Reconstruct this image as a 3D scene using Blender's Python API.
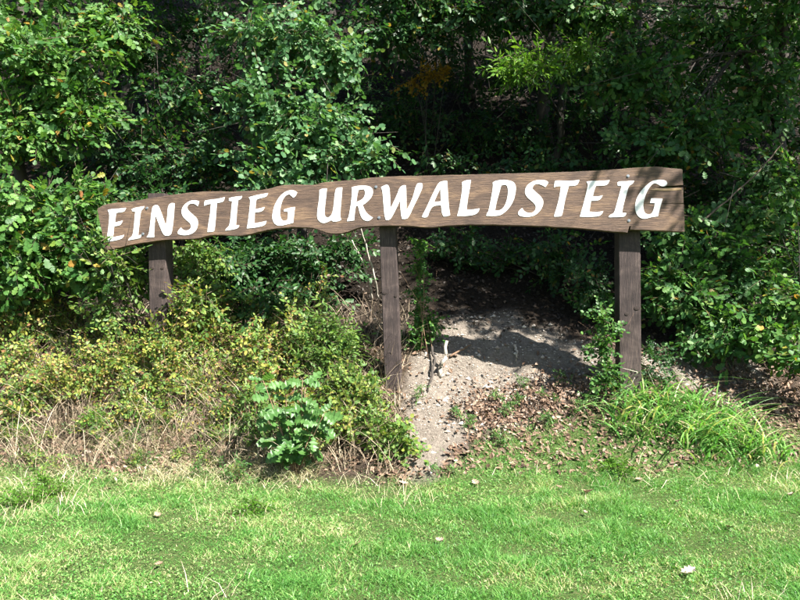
import bpy, bmesh, math, random
import numpy as np
from mathutils import Vector, Matrix

for o in list(bpy.data.objects):
    bpy.data.objects.remove(o)
SC = bpy.context.scene
COL = SC.collection

# ------------------------------------------------------------------ camera, light, exposure
FPX = 690.0            # focal length in photograph pixels (800 px wide)
CAMZ = 1.6
cam = bpy.data.cameras.new('camera')
cam.sensor_width = 36.0
cam.lens = 36.0 * FPX / 800.0
cam.clip_start = 0.05
cam.clip_end = 2000
cam_o = bpy.data.objects.new('camera', cam)
COL.objects.link(cam_o)
cam_o.location = (0, 0, CAMZ)
cam_o.rotation_euler = (math.radians(90), 0, 0)
SC.camera = cam_o

SUN_EL = 50.0
SUN_AZ = 48.0          # to the right of straight behind the camera
el, az = math.radians(SUN_EL), math.radians(SUN_AZ)
SUN = Vector((math.sin(az) * math.cos(el), -math.cos(az) * math.cos(el), math.sin(el)))
world = bpy.data.worlds.new('World')
SC.world = world
world.use_nodes = True
wn = world.node_tree
bg = wn.nodes['Background']
sky = wn.nodes.new('ShaderNodeTexSky')
sky.sky_type = 'NISHITA'
sky.sun_disc = False
sky.sun_elevation = el
sky.sun_rotation = math.atan2(SUN.x, SUN.y)
wn.links.new(sky.outputs[0], bg.inputs[0])
bg.inputs[1].default_value = 0.05
sun = bpy.data.lights.new('sun', 'SUN')
sun.energy = 5.0
sun.angle = math.radians(0.55)
sun.color = (1.0, 0.95, 0.87)
sun_o = bpy.data.objects.new('sun', sun)
COL.objects.link(sun_o)
sun_o.location = (10, -10, 20)
sun_o.rotation_euler = SUN.to_track_quat('Z', 'Y').to_euler()
SC.view_settings.view_transform = 'Standard'
SC.view_settings.look = 'None'
SC.view_settings.gamma = 1.0
SC.view_settings.exposure = 2.1
SC.cycles.use_light_tree = False
SC.cycles.max_bounces = 4
SC.cycles.diffuse_bounces = 2
SC.cycles.glossy_bounces = 2
SC.cycles.transmission_bounces = 2

# ------------------------------------------------------------------ helpers
R = np.random.default_rng(7)

def hash2(ix, iy, s):
    n = (ix.astype(np.int64) * 374761393 + iy.astype(np.int64) * 668265263 + s * 974711) & 0x7fffffff
    n = ((n ^ (n >> 13)) * 1274126177) & 0x7fffffff
    return ((n ^ (n >> 16)) & 0xffff) / 65535.0

def vnoise(x, y, s=0):
    x = np.asarray(x, float); y = np.asarray(y, float)
    ix = np.floor(x); iy = np.floor(y)
    fx = x - ix; fy = y - iy
    fx = fx * fx * (3 - 2 * fx); fy = fy * fy * (3 - 2 * fy)
    a = hash2(ix, iy, s); b = hash2(ix + 1, iy, s); c = hash2(ix, iy + 1, s); d = hash2(ix + 1, iy + 1, s)
    return (a * (1 - fx) + b * fx) * (1 - fy) + (c * (1 - fx) + d * fx) * fy

def fbm(x, y, s=0, o=4):
    v = 0; a = 0.5; f = 1.0
    for i in range(o):
        v = v + a * (vnoise(x * f, y * f, s + i * 17) - 0.5) * 2
        a *= 0.5; f *= 2.03
    return v

GEX = [-6, -4, -2.6, -1.6, -.9, -.2, .25, .6, 1.0, 1.5, 2.2, 3.5, 6]
GEY = [.25, .2, .02, .0, .0, .0, .08, .38, .66, .80, .72, .55, .5]
def lawn_t(x):
    return np.interp(x, GEX, GEY)
EX = [-60, -6, -3.4, -2, -.8, .3, 1.2, 2.2, 3.3, 6, 60]
EY = [6.6, 6.3, 6.25, 6.2, 6.02, 5.95, 6.12, 6.0, 6.15, 6.4, 7.0]
PT = np.array([-400, 0, .3, .8, 1.2, 2, 2.6, 4, 8, 15, 25, 60, 400])
PZ = np.array([0, 0, .08, .37, .64, 1.17, 1.48, 2.6, 6.0, 11.8, 18, 26, 30])

def edge(x):
    x = np.asarray(x, float)
    return np.interp(x, EX, EY) + 0.10 * fbm(x * 1.3, x * 0 + 3.3, 5, 3)

def H(x, y):
    x = np.asarray(x, float); y = np.asarray(y, float)
    t = y - edge(x)
    z = 0
    for k in (-.16, -.08, 0, .08, .16):
        z = z + np.interp(t + k, PT, PZ) / 5.0
    k = np.clip(t / 1.0, 0, 1)
    far = np.clip((t - 2.0) / 3.0, 0, 1)
    z = z + (0.016 * fbm(x * 1.1, y * 1.1, 11, 3)) * (1 - k) + k * (0.07 * fbm(x * 1.7, y * 1.7, 21, 4)) + far * 0.22 * fbm(x * .6, y * .6, 31, 3)
    z = z + np.clip(k * 2, 0, 1) * 0.018 * fbm(x * 9, y * 9, 41, 3)
    bank = np.clip(1 - np.abs(t - 1.35) / 1.1, 0, 1)
    z = z + bank * (.055 * fbm(x * 4.3, y * 4.3, 47, 4) + .022 * fbm(x * 17, y * 17, 49, 3))
    led = np.clip(1 - np.abs(x - 1.1) / 1.3, 0, 1)
    z = z + led * .16 * (1 / (1 + np.exp(-(t - 1.62 - .22 * fbm(x * 2.4, x * 0 + 1.7, 51, 3)) / .035)) - .5) * np.clip(1 - (t - 1.6) / 1.2, 0, 1) * np.clip((t - .8) / .6, 0, 1)
    z = z + .20 * np.exp(-((x - 2.35) / .85) ** 2 - ((y - 7.15) / .55) ** 2)
    return z

def Hs(x, y):
    return float(H(np.array([x]), np.array([y]))[0])

def px(u, v, d):
    return Vector(((u - 400) * d / FPX, d, CAMZ - (v - 300) * d / FPX))

_d = np.arange(3.0, 30, .01)
def gpx(u, v):
    "the ground point seen at a photograph pixel"
    x = (u - 400) * _d / FPX; z = CAMZ - (v - 300) * _d / FPX
    h = H(x, _d)
    i = int(np.argmax(z <= h))
    return Vector((x[i], _d[i], h[i]))

def link(o, parent=None):
    COL.objects.link(o)
    if parent is not None:
        o.parent = parent
    return o

def empty(name, loc=(0, 0, 0), rotz=0.0):
    o = bpy.data.objects.new(name, None)
    o.empty_display_size = .1
    o.location = loc; o.rotation_euler = (0, 0, rotz)
    return link(o)

def tag(o, label=None, cat=None, group=None, kind=None):
    if label: o['label'] = label
    if cat: o['category'] = cat
    if group: o['group'] = group
    if kind: o['kind'] = kind
    return o

def mesh(name, V, F, mats, mi=None, tint=None, smooth=False, attrs=None):
    V = np.ascontiguousarray(V, np.float32); F = np.ascontiguousarray(F, np.int32)
    k = F.shape[1]
    me = bpy.data.meshes.new(name)
    me.vertices.add(len(V)); me.vertices.foreach_set('co', V.ravel())
    me.loops.add(F.size); me.loops.foreach_set('vertex_index', F.ravel())
    me.polygons.add(len(F)); me.polygons.foreach_set('loop_start', np.arange(0, F.size, k, dtype=np.int32))
    for m in mats: me.materials.append(m)
    if mi is not None: me.polygons.foreach_set('material_index', np.ascontiguousarray(mi, np.int32))
    me.polygons.foreach_set('use_smooth', np.full(len(F), bool(smooth)))
    at = dict(attrs or {})
    if tint is not None: at['tint'] = tint
    for kx, val in at.items():
        a = me.attributes.new(kx, 'FLOAT', 'POINT')
        a.data.foreach_set('value', np.ascontiguousarray(val, np.float32))
    me.update(calc_edges=True)
    return me

def obj(name, me, parent=None, loc=None):
    o = bpy.data.objects.new(name, me)
    if loc is not None: o.location = loc
    return link(o, parent)

def nrm(a):
    a = np.asarray(a, float)
    return a / np.maximum(np.linalg.norm(a, axis=-1, keepdims=True), 1e-9)

# ------------------------------------------------------------------ materials
def new_mat(name):
    m = bpy.data.materials.new(name); m.use_nodes = True
    nt = m.node_tree
    return m, nt, nt.nodes['Principled BSDF'], nt.nodes['Material Output']

def ramp(nt, stops, fac=None, interp='LINEAR'):
    r = nt.nodes.new('ShaderNodeValToRGB')
    r.color_ramp.interpolation = interp
    e = r.color_ramp.elements
    while len(e) > 1: e.remove(e[-1])
    e[0].position = stops[0][0]; e[0].color = (*stops[0][1], 1)
    for p, c in stops[1:]:
        n = e.new(p); n.color = (*c, 1)
    if fac is not None: nt.links.new(fac, r.inputs[0])
    return r

def attr(nt, name):
    a = nt.nodes.new('ShaderNodeAttribute'); a.attribute_name = name
    return a.outputs['Fac']

def noise(nt, scale, detail=4, rough=.55, vec=None, dist=0.0):
    n = nt.nodes.new('ShaderNodeTexNoise')
    n.inputs['Scale'].default_value = scale; n.inputs['Detail'].default_value = detail
    n.inputs['Roughness'].default_value = rough; n.inputs['Distortion'].default_value = dist
    if vec is not None: nt.links.new(vec, n.inputs['Vector'])
    return n.outputs['Fac']

def mapping(nt, scale=(1, 1, 1), rot=(0, 0, 0), loc=(0, 0, 0)):
    tc = nt.nodes.new('ShaderNodeTexCoord'); mp = nt.nodes.new('ShaderNodeMapping')
    mp.inputs['Scale'].default_value = scale; mp.inputs['Rotation'].default_value = rot; mp.inputs['Location'].default_value = loc
    nt.links.new(tc.outputs['Object'], mp.inputs['Vector'])
    return mp.outputs[0]

def bump(nt, h, strength, dist, bsdf):
    b = nt.nodes.new('ShaderNodeBump')
    b.inputs['Strength'].default_value = strength; b.inputs['Distance'].default_value = dist
    nt.links.new(h, b.inputs['Height']); nt.links.new(b.outputs[0], bsdf.inputs['Normal'])

def mixc(nt, fac, a, b, mode='MIX'):
    m = nt.nodes.new('ShaderNodeMix'); m.data_type = 'RGBA'; m.blend_type = mode
    for sock, v in ((m.inputs[0], fac), (m.inputs[6], a), (m.inputs[7], b)):
        if hasattr(v, 'is_linked'): nt.links.new(v, sock)
        elif isinstance(v, tuple): sock.default_value = (*v, 1)
        else: sock.default_value = v
    return m.outputs[2]

def math_n(nt, op, a, b=None):
    m = nt.nodes.new('ShaderNodeMath'); m.operation = op
    for sock, v in ((m.inputs[0], a), (m.inputs[1], b)):
        if v is None: continue
        if hasattr(v, 'is_linked'): nt.links.new(v, sock)
        else: sock.default_value = v
    return m.outputs[0]

def leaf_mat(name, stops, rough=.5, trans=.34, spec=.32, tcol=1.25):
    m, nt, b, out = new_mat(name)
    r = ramp(nt, stops, attr(nt, 'tint'))
    nt.links.new(r.outputs[0], b.inputs['Base Color'])
    b.inputs['Roughness'].default_value = rough
    b.inputs['Specular IOR Level'].default_value = spec
    if trans > 0:
        t = nt.nodes.new('ShaderNodeBsdfTranslucent')
        c = mixc(nt, 1.0, r.outputs[0], (tcol * 1.15, tcol * 1.2, tcol * .55), 'MULTIPLY')
        nt.links.new(c, t.inputs[0])
        mx = nt.nodes.new('ShaderNodeMixShader'); mx.inputs[0].default_value = trans
        nt.links.new(b.outputs[0], mx.inputs[1]); nt.links.new(t.outputs[0], mx.inputs[2])
        nt.links.new(mx.outputs[0], out.inputs[0])
    return m

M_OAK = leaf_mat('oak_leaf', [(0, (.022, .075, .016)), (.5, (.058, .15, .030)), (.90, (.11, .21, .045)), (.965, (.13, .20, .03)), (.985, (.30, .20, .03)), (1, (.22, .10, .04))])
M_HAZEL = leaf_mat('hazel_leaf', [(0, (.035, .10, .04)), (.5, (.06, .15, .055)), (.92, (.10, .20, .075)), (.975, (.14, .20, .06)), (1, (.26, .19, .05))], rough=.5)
M_SHADE = leaf_mat('shade_leaf', [(0, (.012, .045, .014)), (.5, (.024, .078, .022)), (.94, (.045, .11, .026)), (.98, (.12, .14, .03)), (1, (.24, .13, .03))], rough=.45)  # darker greens for plants under the trees, their shade put into the colour
M_MID = leaf_mat('half_shade_leaf', [(0, (.020, .07, .018)), (.5, (.045, .125, .030)), (.92, (.085, .18, .042)), (.97, (.13, .18, .04)), (1, (.24, .14, .03))])  # greens between oak and shade leaf, half shade put into the colour
M_LIME = leaf_mat('beech_leaf', [(0, (.05, .13, .015)), (.6, (.09, .20, .022)), (1, (.14, .24, .03))], rough=.4, trans=.4)
M_SCRUB = leaf_mat('scrub_leaf', [(0, (.045, .105, .022)), (.35, (.090, .175, .034)), (.62, (.165, .22, .040)), (.80, (.27, .27, .055)), (.88, (.34, .28, .075)), (.92, (.26, .14, .06)), (1, (.15, .085, .06))], rough=.5)
M_AUT = leaf_mat('autumn_leaf', [(0, (.18, .10, .012)), (.5, (.32, .17, .015)), (1, (.36, .24, .03))], rough=.5)
M_LITTER = leaf_mat('dead_leaf', [(0, (.05, .032, .022)), (.35, (.12, .074, .048)), (.7, (.22, .145, .10)), (.9, (.34, .25, .19)), (1, (.50, .43, .37))], rough=.6, trans=.08, tcol=.9)
M_SHADED_LITTER = leaf_mat('shaded_dead_leaf', [(0, (.008, .006, .004)), (.5, (.022, .015, .010)), (.85, (.055, .036, .024)), (1, (.12, .085, .06))], rough=.6, trans=0)  # dead-leaf browns darkened, the shade of the slope put into the colour
M_GRASS = leaf_mat('lawn_blade', [(0, (.030, .12, .020)), (.35, (.078, .22, .042)), (.62, (.15, .31, .072)), (.80, (.28, .37, .14)), (.91, (.40, .38, .19)), (1, (.58, .51, .34))], rough=.45, trans=.35)
M_STRAW = leaf_mat('straw_blade', [(0, (.10, .19, .05)), (.25, (.24, .26, .11)), (.45, (.40, .34, .20)), (.75, (.52, .45, .30)), (1, (.68, .62, .46))], rough=.55, trans=.2, tcol=.95)

M_DRYSTEM = leaf_mat('dry_stem', [(0, (.09, .065, .045)), (.5, (.22, .17, .115)), (1, (.44, .37, .26))], rough=.7, trans=0)
def bark_mat(name, c1, c2, sc=9):
    m, nt, b, out = new_mat(name)
    v = mapping(nt, (1, 1, .25))
    n = noise(nt, sc * 2.2, 6, .65, v, .4)
    r = ramp(nt, [(.3, c1), (.7, c2)], n)
    nt.links.new(r.outputs[0], b.inputs['Base Color'])
    b.inputs['Roughness'].default_value = .85
    bump(nt, n, .9, .02, b)
    return m
M_BARK = bark_mat('bark', (.016, .013, .011), (.065, .053, .043))
M_TWIG = bark_mat('twig_bark', (.06, .04, .026), (.15, .11, .075))
M_PALE = bark_mat('dead_wood', (.28, .24, .19), (.52, .47, .40))
M_STEM = bark_mat('bramble_stem', (.10, .055, .035), (.26, .17, .10))

# ------------------------------------------------------------------ the ground: meadow, bank and wooded slope in one sheet
def grade(a, lo, hi, step, n):
    core = np.arange(lo, hi + 1e-6, step)
    left = lo - (np.geomspace(step, lo - a[0], n))[::-1]
    right = hi + np.geomspace(step, a[1] - hi, n)
    return np.concatenate([left, core, right])
gx = grade((-300, 300), -5.5, 5.5, .04, 44)
gy = grade((-400, 200), 5.4, 9.6, .035, 60)
GX, GY = np.meshgrid(gx, gy)
GZ = H(GX, GY)

# where the bare sandy earth lies: pixel track turned into ground points
SAND = []
for u, v, w in [(426, 480, 12), (424, 464, 17), (428, 448, 20), (436, 428, 24), (442, 408, 28), (450, 392, 34), (466, 378, 38), (490, 368, 42), (515, 362, 40), (545, 360, 34), (575, 362, 26), (500, 350, 26), (655, 366, 14), (705, 372, 26), (735, 368, 22)]:
    g = gpx(u, v); SAND.append((g.x, g.y, w * g.y / FPX))
def sand_mask(x, y):
    m = np.zeros(np.shape(x))
    wob = 1 + .5 * fbm(x * 3.1, y * 3.1, 77, 3)
    for sx, sy, sw in SAND:
        d = np.hypot((x - sx), (y - sy) * .8) / (sw * wob)
        m = np.maximum(m, np.clip(1.55 - d, 0, .5) * 2)
    return np.clip(m, 0, 1)
SM = sand_mask(GX, GY)
GZ = GZ - .03 * SM * np.clip(GY - edge(GX), 0, 1)
MEAD = np.clip(.5 - (GY - edge(GX) - lawn_t(GX) + .12 * fbm(GX * 4, GY * 4, 91, 3)) / .3, 0, 1)
nx, ny = len(gx), len(gy)
V = np.stack([GX.ravel(), GY.ravel(), GZ.ravel()], 1)
ii = (np.arange(ny - 1)[:, None] * nx + np.arange(nx - 1)[None, :]).ravel()
F = np.stack([ii, ii + 1, ii + nx + 1, ii + nx], 1)
m, nt, b, out = new_mat('earth')
v = mapping(nt)
n1 = noise(nt, 7, 8, .7, v); n2 = noise(nt, 38, 6, .7, v); n3 = noise(nt, 1.6, 3, .5, v)
soil = ramp(nt, [(.3, (.026, .019, .014)), (.5, (.060, .044, .032)), (.7, (.12, .088, .064))], n2)
shaded_humus = ramp(nt, [(.3, (.006, .005, .004)), (.5, (.015, .011, .008)), (.7, (.032, .023, .016))], n2)  # humus darkened further, the shade of the wood put into its colour
sand = ramp(nt, [(.28, (.10, .080, .062)), (.5, (.24, .203, .163)), (.75, (.36, .312, .256))], n1)
sand2 = mixc(nt, .55, sand.outputs[0], ramp(nt, [(.3, (.06, .05, .04)), (.7, (.30, .265, .23))], n2).outputs[0])
lawn = ramp(nt, [(.3, (.03, .06, .016)), (.5, (.065, .105, .028)), (.7, (.15, .16, .065))], n2)
c = mixc(nt, attr(nt, 'wood'), soil.outputs[0], shaded_humus.outputs[0])
c = mixc(nt, attr(nt, 'sand'), c, sand2)
c = mixc(nt, attr(nt, 'meadow'), c, lawn.outputs[0])
nt.links.new(c, b.inputs['Base Color'])
b.inputs['Roughness'].default_value = .95
b.inputs['Specular IOR Level'].default_value = .15
bump(nt, math_n(nt, 'ADD', n1, math_n(nt, 'MULTIPLY', n2, .7)), 1.0, .06, b)
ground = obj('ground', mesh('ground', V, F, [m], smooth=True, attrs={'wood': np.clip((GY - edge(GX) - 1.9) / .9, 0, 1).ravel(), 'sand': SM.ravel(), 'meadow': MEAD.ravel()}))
tag(ground, kind='structure')

# ------------------------------------------------------------------ leaf and spray templates
def outline_leaf(half, fold=.12):
    "half: list of (halfwidth, along) from base to tip; a folded leaf of triangles"
    n = len(half)
    V = [(0, 0, 0)]; T = []
    mids = [(0, y, -abs(w) * fold) for w, y in half[1:-1]]
    Ls = [(-w, y, 0) for w, y in half[1:-1]]; Rs = [(w, y, 0) for w, y in half[1:-1]]
    k = len(mids)
    V += mids + Ls + Rs + [(0, half[-1][1], 0)]
    M = lambda i: 1 + i
    L = lambda i: 1 + k + i
    Rr = lambda i: 1 + 2 * k + i
    tip = 1 + 3 * k
    T += [(0, M(0), L(0)), (0, Rr(0), M(0))]
    for i in range(k - 1):
        T += [(M(i), M(i + 1), L(i + 1)), (M(i), L(i + 1), L(i)), (M(i), Rr(i), Rr(i + 1)), (M(i), Rr(i + 1), M(i + 1))]
    T += [(M(k - 1), tip, L(k - 1)), (M(k - 1), Rr(k - 1), tip)]
    V = np.array(V, float)
    V[:, 2] -= .12 * V[:, 1] ** 2
    return V, np.array(T)

LEAF = {
    'ovate': outline_leaf([(0, 0), (.27, .28), (.24, .68), (0, 1)]),
    'round': outline_leaf([(0, 0), (.36, .22), (.40, .62), (0, .95)]),
    'lobed': outline_leaf([(0, 0), (.12, .14), (.26, .30), (.17, .42), (.36, .58), (.22, .70), (.26, .84), (0, 1)]),
    'slim': outline_leaf([(0, 0), (.17, .35), (.13, .7), (0, 1)]),
    'diamond': (np.array([(0, 0, 0), (.3, .45, .05), (0, 1, -.08), (-.3, .5, .05)]), np.array([(0, 1, 2), (0, 2, 3)])),
}

def rotz(a):
    c, s = math.cos(a), math.sin(a)
    return np.array([[c, -s, 0], [s, c, 0], [0, 0, 1]])
def roty(a):
    c, s = math.cos(a), math.sin(a)
    return np.array([[c, 0, s], [0, 1, 0], [-s, 0, c]])
def rotx(a):
    c, s = math.cos(a), math.sin(a)
    return np.array([[1, 0, 0], [0, c, -s], [0, s, c]])

def tube(path, radii, n=5):
    P = np.array(path, float); k = len(P)
    t = nrm(np.gradient(P, axis=0))
    up = np.where(np.abs(t[:, 2:3]) > .9, np.array([[1., 0, 0]]), np.array([[0, 0, 1.]]))
    a = nrm(np.cross(t, up)); bb = np.cross(t, a)
    th = np.arange(n) * 2 * math.pi / n
    r = np.array(radii, float)
    V = (P[:, None] + r[:, None, None] * (np.cos(th)[None, :, None] * a[:, None] + np.sin(th)[None, :, None] * bb[:, None])).reshape(-1, 3)
    T = []
    for i in range(k - 1):
        for j in range(n):
            p, q = i * n + j, i * n + (j + 1) % n
            T += [(p, q, q + n), (p, q + n, p + n)]
    c0, c1 = len(V), len(V) + 1
    V = np.vstack([V, P[:1], P[-1:]])
    for j in range(n):
        T.append((c0, (j + 1) % n, j)); T.append((c1, (k - 1) * n + j, (k - 1) * n + (j + 1) % n))
    return V, np.array(T)

def spray(rng, leaf, nl, ll, droop=.22, ang=52, rollsd=.45, tw=.006, bend=.08):
    LV, LT = LEAF[leaf]
    Vs, Ts, mi, ti = [], [], [], []
    off = 0
    path = [(bend * math.sin(2.2 * s + 1) * s, s, -droop * s * s) for s in (0, .35, .7, 1.0)]
    tv, tt = tube(path, [tw, tw * .8, tw * .55, tw * .3], 3)
    Vs.append(tv); Ts.append(tt); mi += [1] * len(tt); ti += [.5] * len(tv); off = len(tv)
    for i in range(nl):
        s = .10 + .90 * i / max(nl - 1, 1)
        side = 1 if i % 2 else -1
        a = side * math.radians(ang * (1.05 - .45 * s) + rng.normal(0, 14))
        if i == nl - 1: a *= .15
        sc = ll * rng.uniform(.62, 1.12) * (1 - .25 * abs(s - .55))
        rot = rotz(-a) @ rotx(rng.normal(-.18, .35)) @ roty(rng.normal(0, rollsd))
        pos = np.array([bend * math.sin(2.2 * s + 1) * s, s, -droop * s * s]) + rng.normal(0, .012, 3)
        pet = rot @ np.array([0, .10 * ll, 0])
        v = (LV * sc) @ rot.T + pos + pet
        Vs.append(v); Ts.append(LT + off); mi += [0] * len(LT); ti += [rng.uniform(0, 1)] * len(v); off += len(v)
    return np.vstack(Vs), np.vstack(Ts), np.array(mi), np.array(ti)

def templates(seed, n, *a, **k):
    rng = np.random.default_rng(seed)
    return [spray(rng, *a, **k) for _ in range(n)]

def place(rng, tmpl, pos, Y, N, scale, tintbase=0.0, tintmul=1.0):
    "copies spray templates to positions; Y = growing direction, N = upper side"
    Y = nrm(Y); X = nrm(np.cross(Y, N)); Z = np.cross(X, Y)
    which = rng.integers(0, len(tmpl), len(pos))
    VV, FF, MM, TT = [], [], [], []; off = 0
    tb = np.broadcast_to(tintbase, (len(pos),))
    for k, (v, f, mi, ti) in enumerate(tmpl):
        idx = np.nonzero(which == k)[0]
        if not len(idx): continue
        B = np.stack([X[idx], Y[idx], Z[idx]], 2) * scale[idx][:, None, None]
        w = np.einsum('nij,vj->nvi', B, v) + pos[idx][:, None]
        VV.append(w.reshape(-1, 3))
        FF.append((f[None] + (off + np.arange(len(idx)) * len(v))[:, None, None]).reshape(-1, 3))
        MM.append(np.tile(mi, len(idx)))
        u = rng.uniform(0, 1, (len(idx), len(v)))[:, :1] * 0
        # every leaf keeps its own tint, drifted per spray
        lt = (ti[None] + rng.uniform(0, 1, (len(idx), 1))) % 1.0
        TT.append(np.clip(tb[idx][:, None] + tintmul * lt + u, 0, 1).ravel())
        off += len(idx) * len(v)
    return np.vstack(VV), np.vstack(FF), np.concatenate(MM), np.concatenate(TT)

def in_ball(rng, n, p=.55):
    d = nrm(rng.normal(size=(n, 3)))
    return d, d * (rng.uniform(0, 1, n) ** p)[:, None]

def foliage(rng, clumps, tmpl, size, up=.55, outw=.6, tintbase=0., tintmul=1., droop=.15, minh=None):
    P, Yv, Nv, S = [], [], [], []
    for c, r, n in clumps:
        d, q = in_ball(rng, n)
        r = np.array(r)
        # lumpy outline: push the shell in and out
        ph = 1 + .28 * np.sin(d[:, 0] * 5 + c[0] * 9) * np.sin(d[:, 2] * 6 + c[1] * 7)
        p = np.array(c) + q * r * ph[:, None]
        y = d * np.array([1, 1, .55]) + rng.normal(0, .5, (n, 3)); y[:, 2] -= droop
        P.append(p - nrm(y) * size * .5); Yv.append(y)
        Nv.append(np.array([0, 0, 1.]) * up + d * outw + rng.normal(0, .35, (n, 3)) + np.array([.1, -.25, 0]))
        S.append(size * rng.uniform(.65, 1.25, n))
    P = np.vstack(P); Yv = np.vstack(Yv); Nv = np.vstack(Nv); S = np.concatenate(S)
    if minh is not None:
        k = P[:, 2] > H(P[:, 0], P[:, 1]) + minh
        P, Yv, Nv, S = P[k], Yv[k], Nv[k], S[k]
    return place(rng, tmpl, P, Yv, Nv, S, tintbase, tintmul)

def limbs(rng, base, targets, r0, trunk_to=None, n=7, join=.35, sub=5):
    "a trunk from base with curved limbs to every clump"
    Vs, Ts = [], []; off = 0
    def add(path, rad, n=n):
        nonlocal off
        v, t = tube(path, rad, n); Vs.append(v); Ts.append(t + off); off += len(v)
    base = np.array(base, float)
    if trunk_to is not None:
        top = np.array(trunk_to, float)
        k = 10
        path = [base + (top - base) * s + np.append(rng.normal(0, .035, 2), 0) * (s > 0) * 1.5 for s in np.linspace(0, 1, k)]
        add(path, [r0 * (1.35 if i == 0 else 1) * (1 - .6 * i / (k - 1)) for i in range(k)], 9)
    for c in targets:
        c = np.array(c, float)
        if trunk_to is not None:
            s = float(np.clip(rng.uniform(join, .92), 0, 1)); st = path[int(s * 9)]; rr = r0 * .42 * (1 - .5 * s)
        else:
            st = base + np.append(rng.normal(0, .05, 2), -.05); rr = r0
        mid = (st + c) / 2 + np.array([0, 0, .12 * np.linalg.norm(c - st)]) + rng.normal(0, .06, 3) * np.linalg.norm(c - st)
        pts = [st * (1 - s) ** 2 + 2 * mid * s * (1 - s) + c * s * s for s in np.linspace(0, 1, 7)]
        add(pts, [rr * (1 - .8 * s) for s in np.linspace(0, 1, 7)], 5)
        for q in range(sub):
            s0 = pts[int(rng.integers(2, 6))]
            e = c + rng.normal(0, .3, 3) * np.linalg.norm(c - st) * .7
            add([s0, (s0 + e) / 2 + rng.normal(0, .05, 3), e], [rr * .34, rr * .22, rr * .08], 4)
    return np.vstack(Vs), np.vstack(Ts)

def plant(name, label, cat, base, clumps, tmpl, size, mat, rng, group=None, stem_r=.02, trunk_to=None, stem_mat=None, targets=None, join=.35, part=('stem', 'foliage'), sub=5, **kw):
    e = empty(name, base); tag(e, label, cat, group)
    B = np.array(base)
    tg = targets if targets is not None else [c for c, r, n in clumps]
    v, f = limbs(rng, base, tg, stem_r, trunk_to, join=join, sub=sub)
    obj(part[0], mesh(part[0], v - B, f, [stem_mat or M_BARK], smooth=True), e)
    v, f, mi, ti = foliage(rng, clumps, tmpl, size, **kw)
    obj(part[1], mesh(part[1], v - B, f, [mat, M_TWIG], mi, ti), e)
    return e

T_OAK = templates(1, 9, 'lobed', 11, .26)
T_ROUND = templates(2, 9, 'round', 11, .21)
T_OVATE = templates(3, 9, 'ovate', 13, .22)
T_SMALL = templates(4, 9, 'ovate', 13, .19, droop=.1, tw=.007)
T_FINE = templates(5, 9, 'slim', 15, .22, droop=.1, tw=.006)
T_CANOPY = templates(6, 8, 'diamond', 14, .24)

# ------------------------------------------------------------------ the sign
YAW = math.radians(-5.8)
S0 = Vector((0, 7.1, 0))                      # a point of the board's front face in plan
AX = Vector((math.cos(YAW), math.sin(YAW), 0))
NF = Vector((AX.y, -AX.x, 0))                 # towards the camera
def on_board(u, v, back=0.0):
    "pixel -> (along, height) on the board's front plane, or on a plane `back` metres behind it"
    ray = Vector(((u - 400) / FPX, 1, -(v - 300) / FPX))
    p0 = S0 - NF * back
    t = p0.dot(NF) / ray.dot(NF)
    p = ray * t
    return (p - S0).dot(AX), p.z + CAMZ

def wood_mat(name, dark, mid, light, grain=(1.2, 14, 22), rough=.75):
    m, nt, b, out = new_mat(name)
    v = mapping(nt, grain)
    big = noise(nt, 1.6, 5, .6, mapping(nt, (1.3, 1, 3)), 1.2)
    g = noise(nt, 3.0, 8, .68, v, 1.4)
    fine = noise(nt, 9.0, 4, .7, v, .3)
    f = math_n(nt, 'ADD', math_n(nt, 'MULTIPLY', g, .5), math_n(nt, 'MULTIPLY', big, .5))
    r = ramp(nt, [(.32, dark), (.5, mid), (.66, light)], f)
    wear = ramp(nt, [(.45, (.62, .60, .60)), (.7, (1.12, 1.06, 1.0))], fine)
    c = mixc(nt, 1.0, r.outputs[0], wear.outputs[0], 'MULTIPLY')
    nt.links.new(c, b.inputs['Base Color'])
    b.inputs['Roughness'].default_value = rough
    b.inputs['Specular IOR Level'].default_value = .3
    bump(nt, math_n(nt, 'ADD', g, math_n(nt, 'MULTIPLY', fine, .5)), .55, .012, b)
    return m
M_BOARD = wood_mat('weathered_board', (.062, .045, .038), (.140, .096, .073), (.29, .195, .125))
M_POST = wood_mat('dark_post', (.026, .020, .020), (.058, .044, .042), (.125, .097, .088), grain=(16, 16, 1.0))
M_SPLIT = wood_mat('fresh_wood', (.28, .19, .10), (.42, .30, .17), (.55, .42, .27))
m, nt, b, out = new_mat('white_paint')
n = noise(nt, 9, 8, .78, mapping(nt, (1.5, 8, 9)), .5)
nt.links.new(ramp(nt, [(.30, (.16, .11, .08)), (.36, (.50, .47, .43)), (.42, (.74, .73, .71)), (.6, (.83, .83, .82))], n).outputs[0], b.inputs['Base Color'])
b.inputs['Roughness'].default_value = .6
bump(nt, noise(nt, 60, 3, .6, mapping(nt, (1, 1, 4))), .25, .004, b)
M_PAINT = m
m, nt, b, out = new_mat('zinc')
b.inputs['Base Color'].default_value = (.55, .56, .58, 1); b.inputs['Metallic'].default_value = .85; b.inputs['Roughness'].default_value = .42
nt.links.new(ramp(nt, [(.3, (.20, .21, .23)), (.7, (.50, .51, .53))], noise(nt, 90, 3)).outputs[0], b.inputs['Base Color'])
M_ZINC = m

sign_base = S0.copy(); sign_base.z = Hs(S0.x, S0.y)
sign = empty('wooden_sign', sign_base, YAW)
tag(sign, 'long wavy brown plank sign on three posts reading EINSTIEG URWALDSTEIG', 'sign')
ZB = sign_base.z
TH = .10

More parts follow.
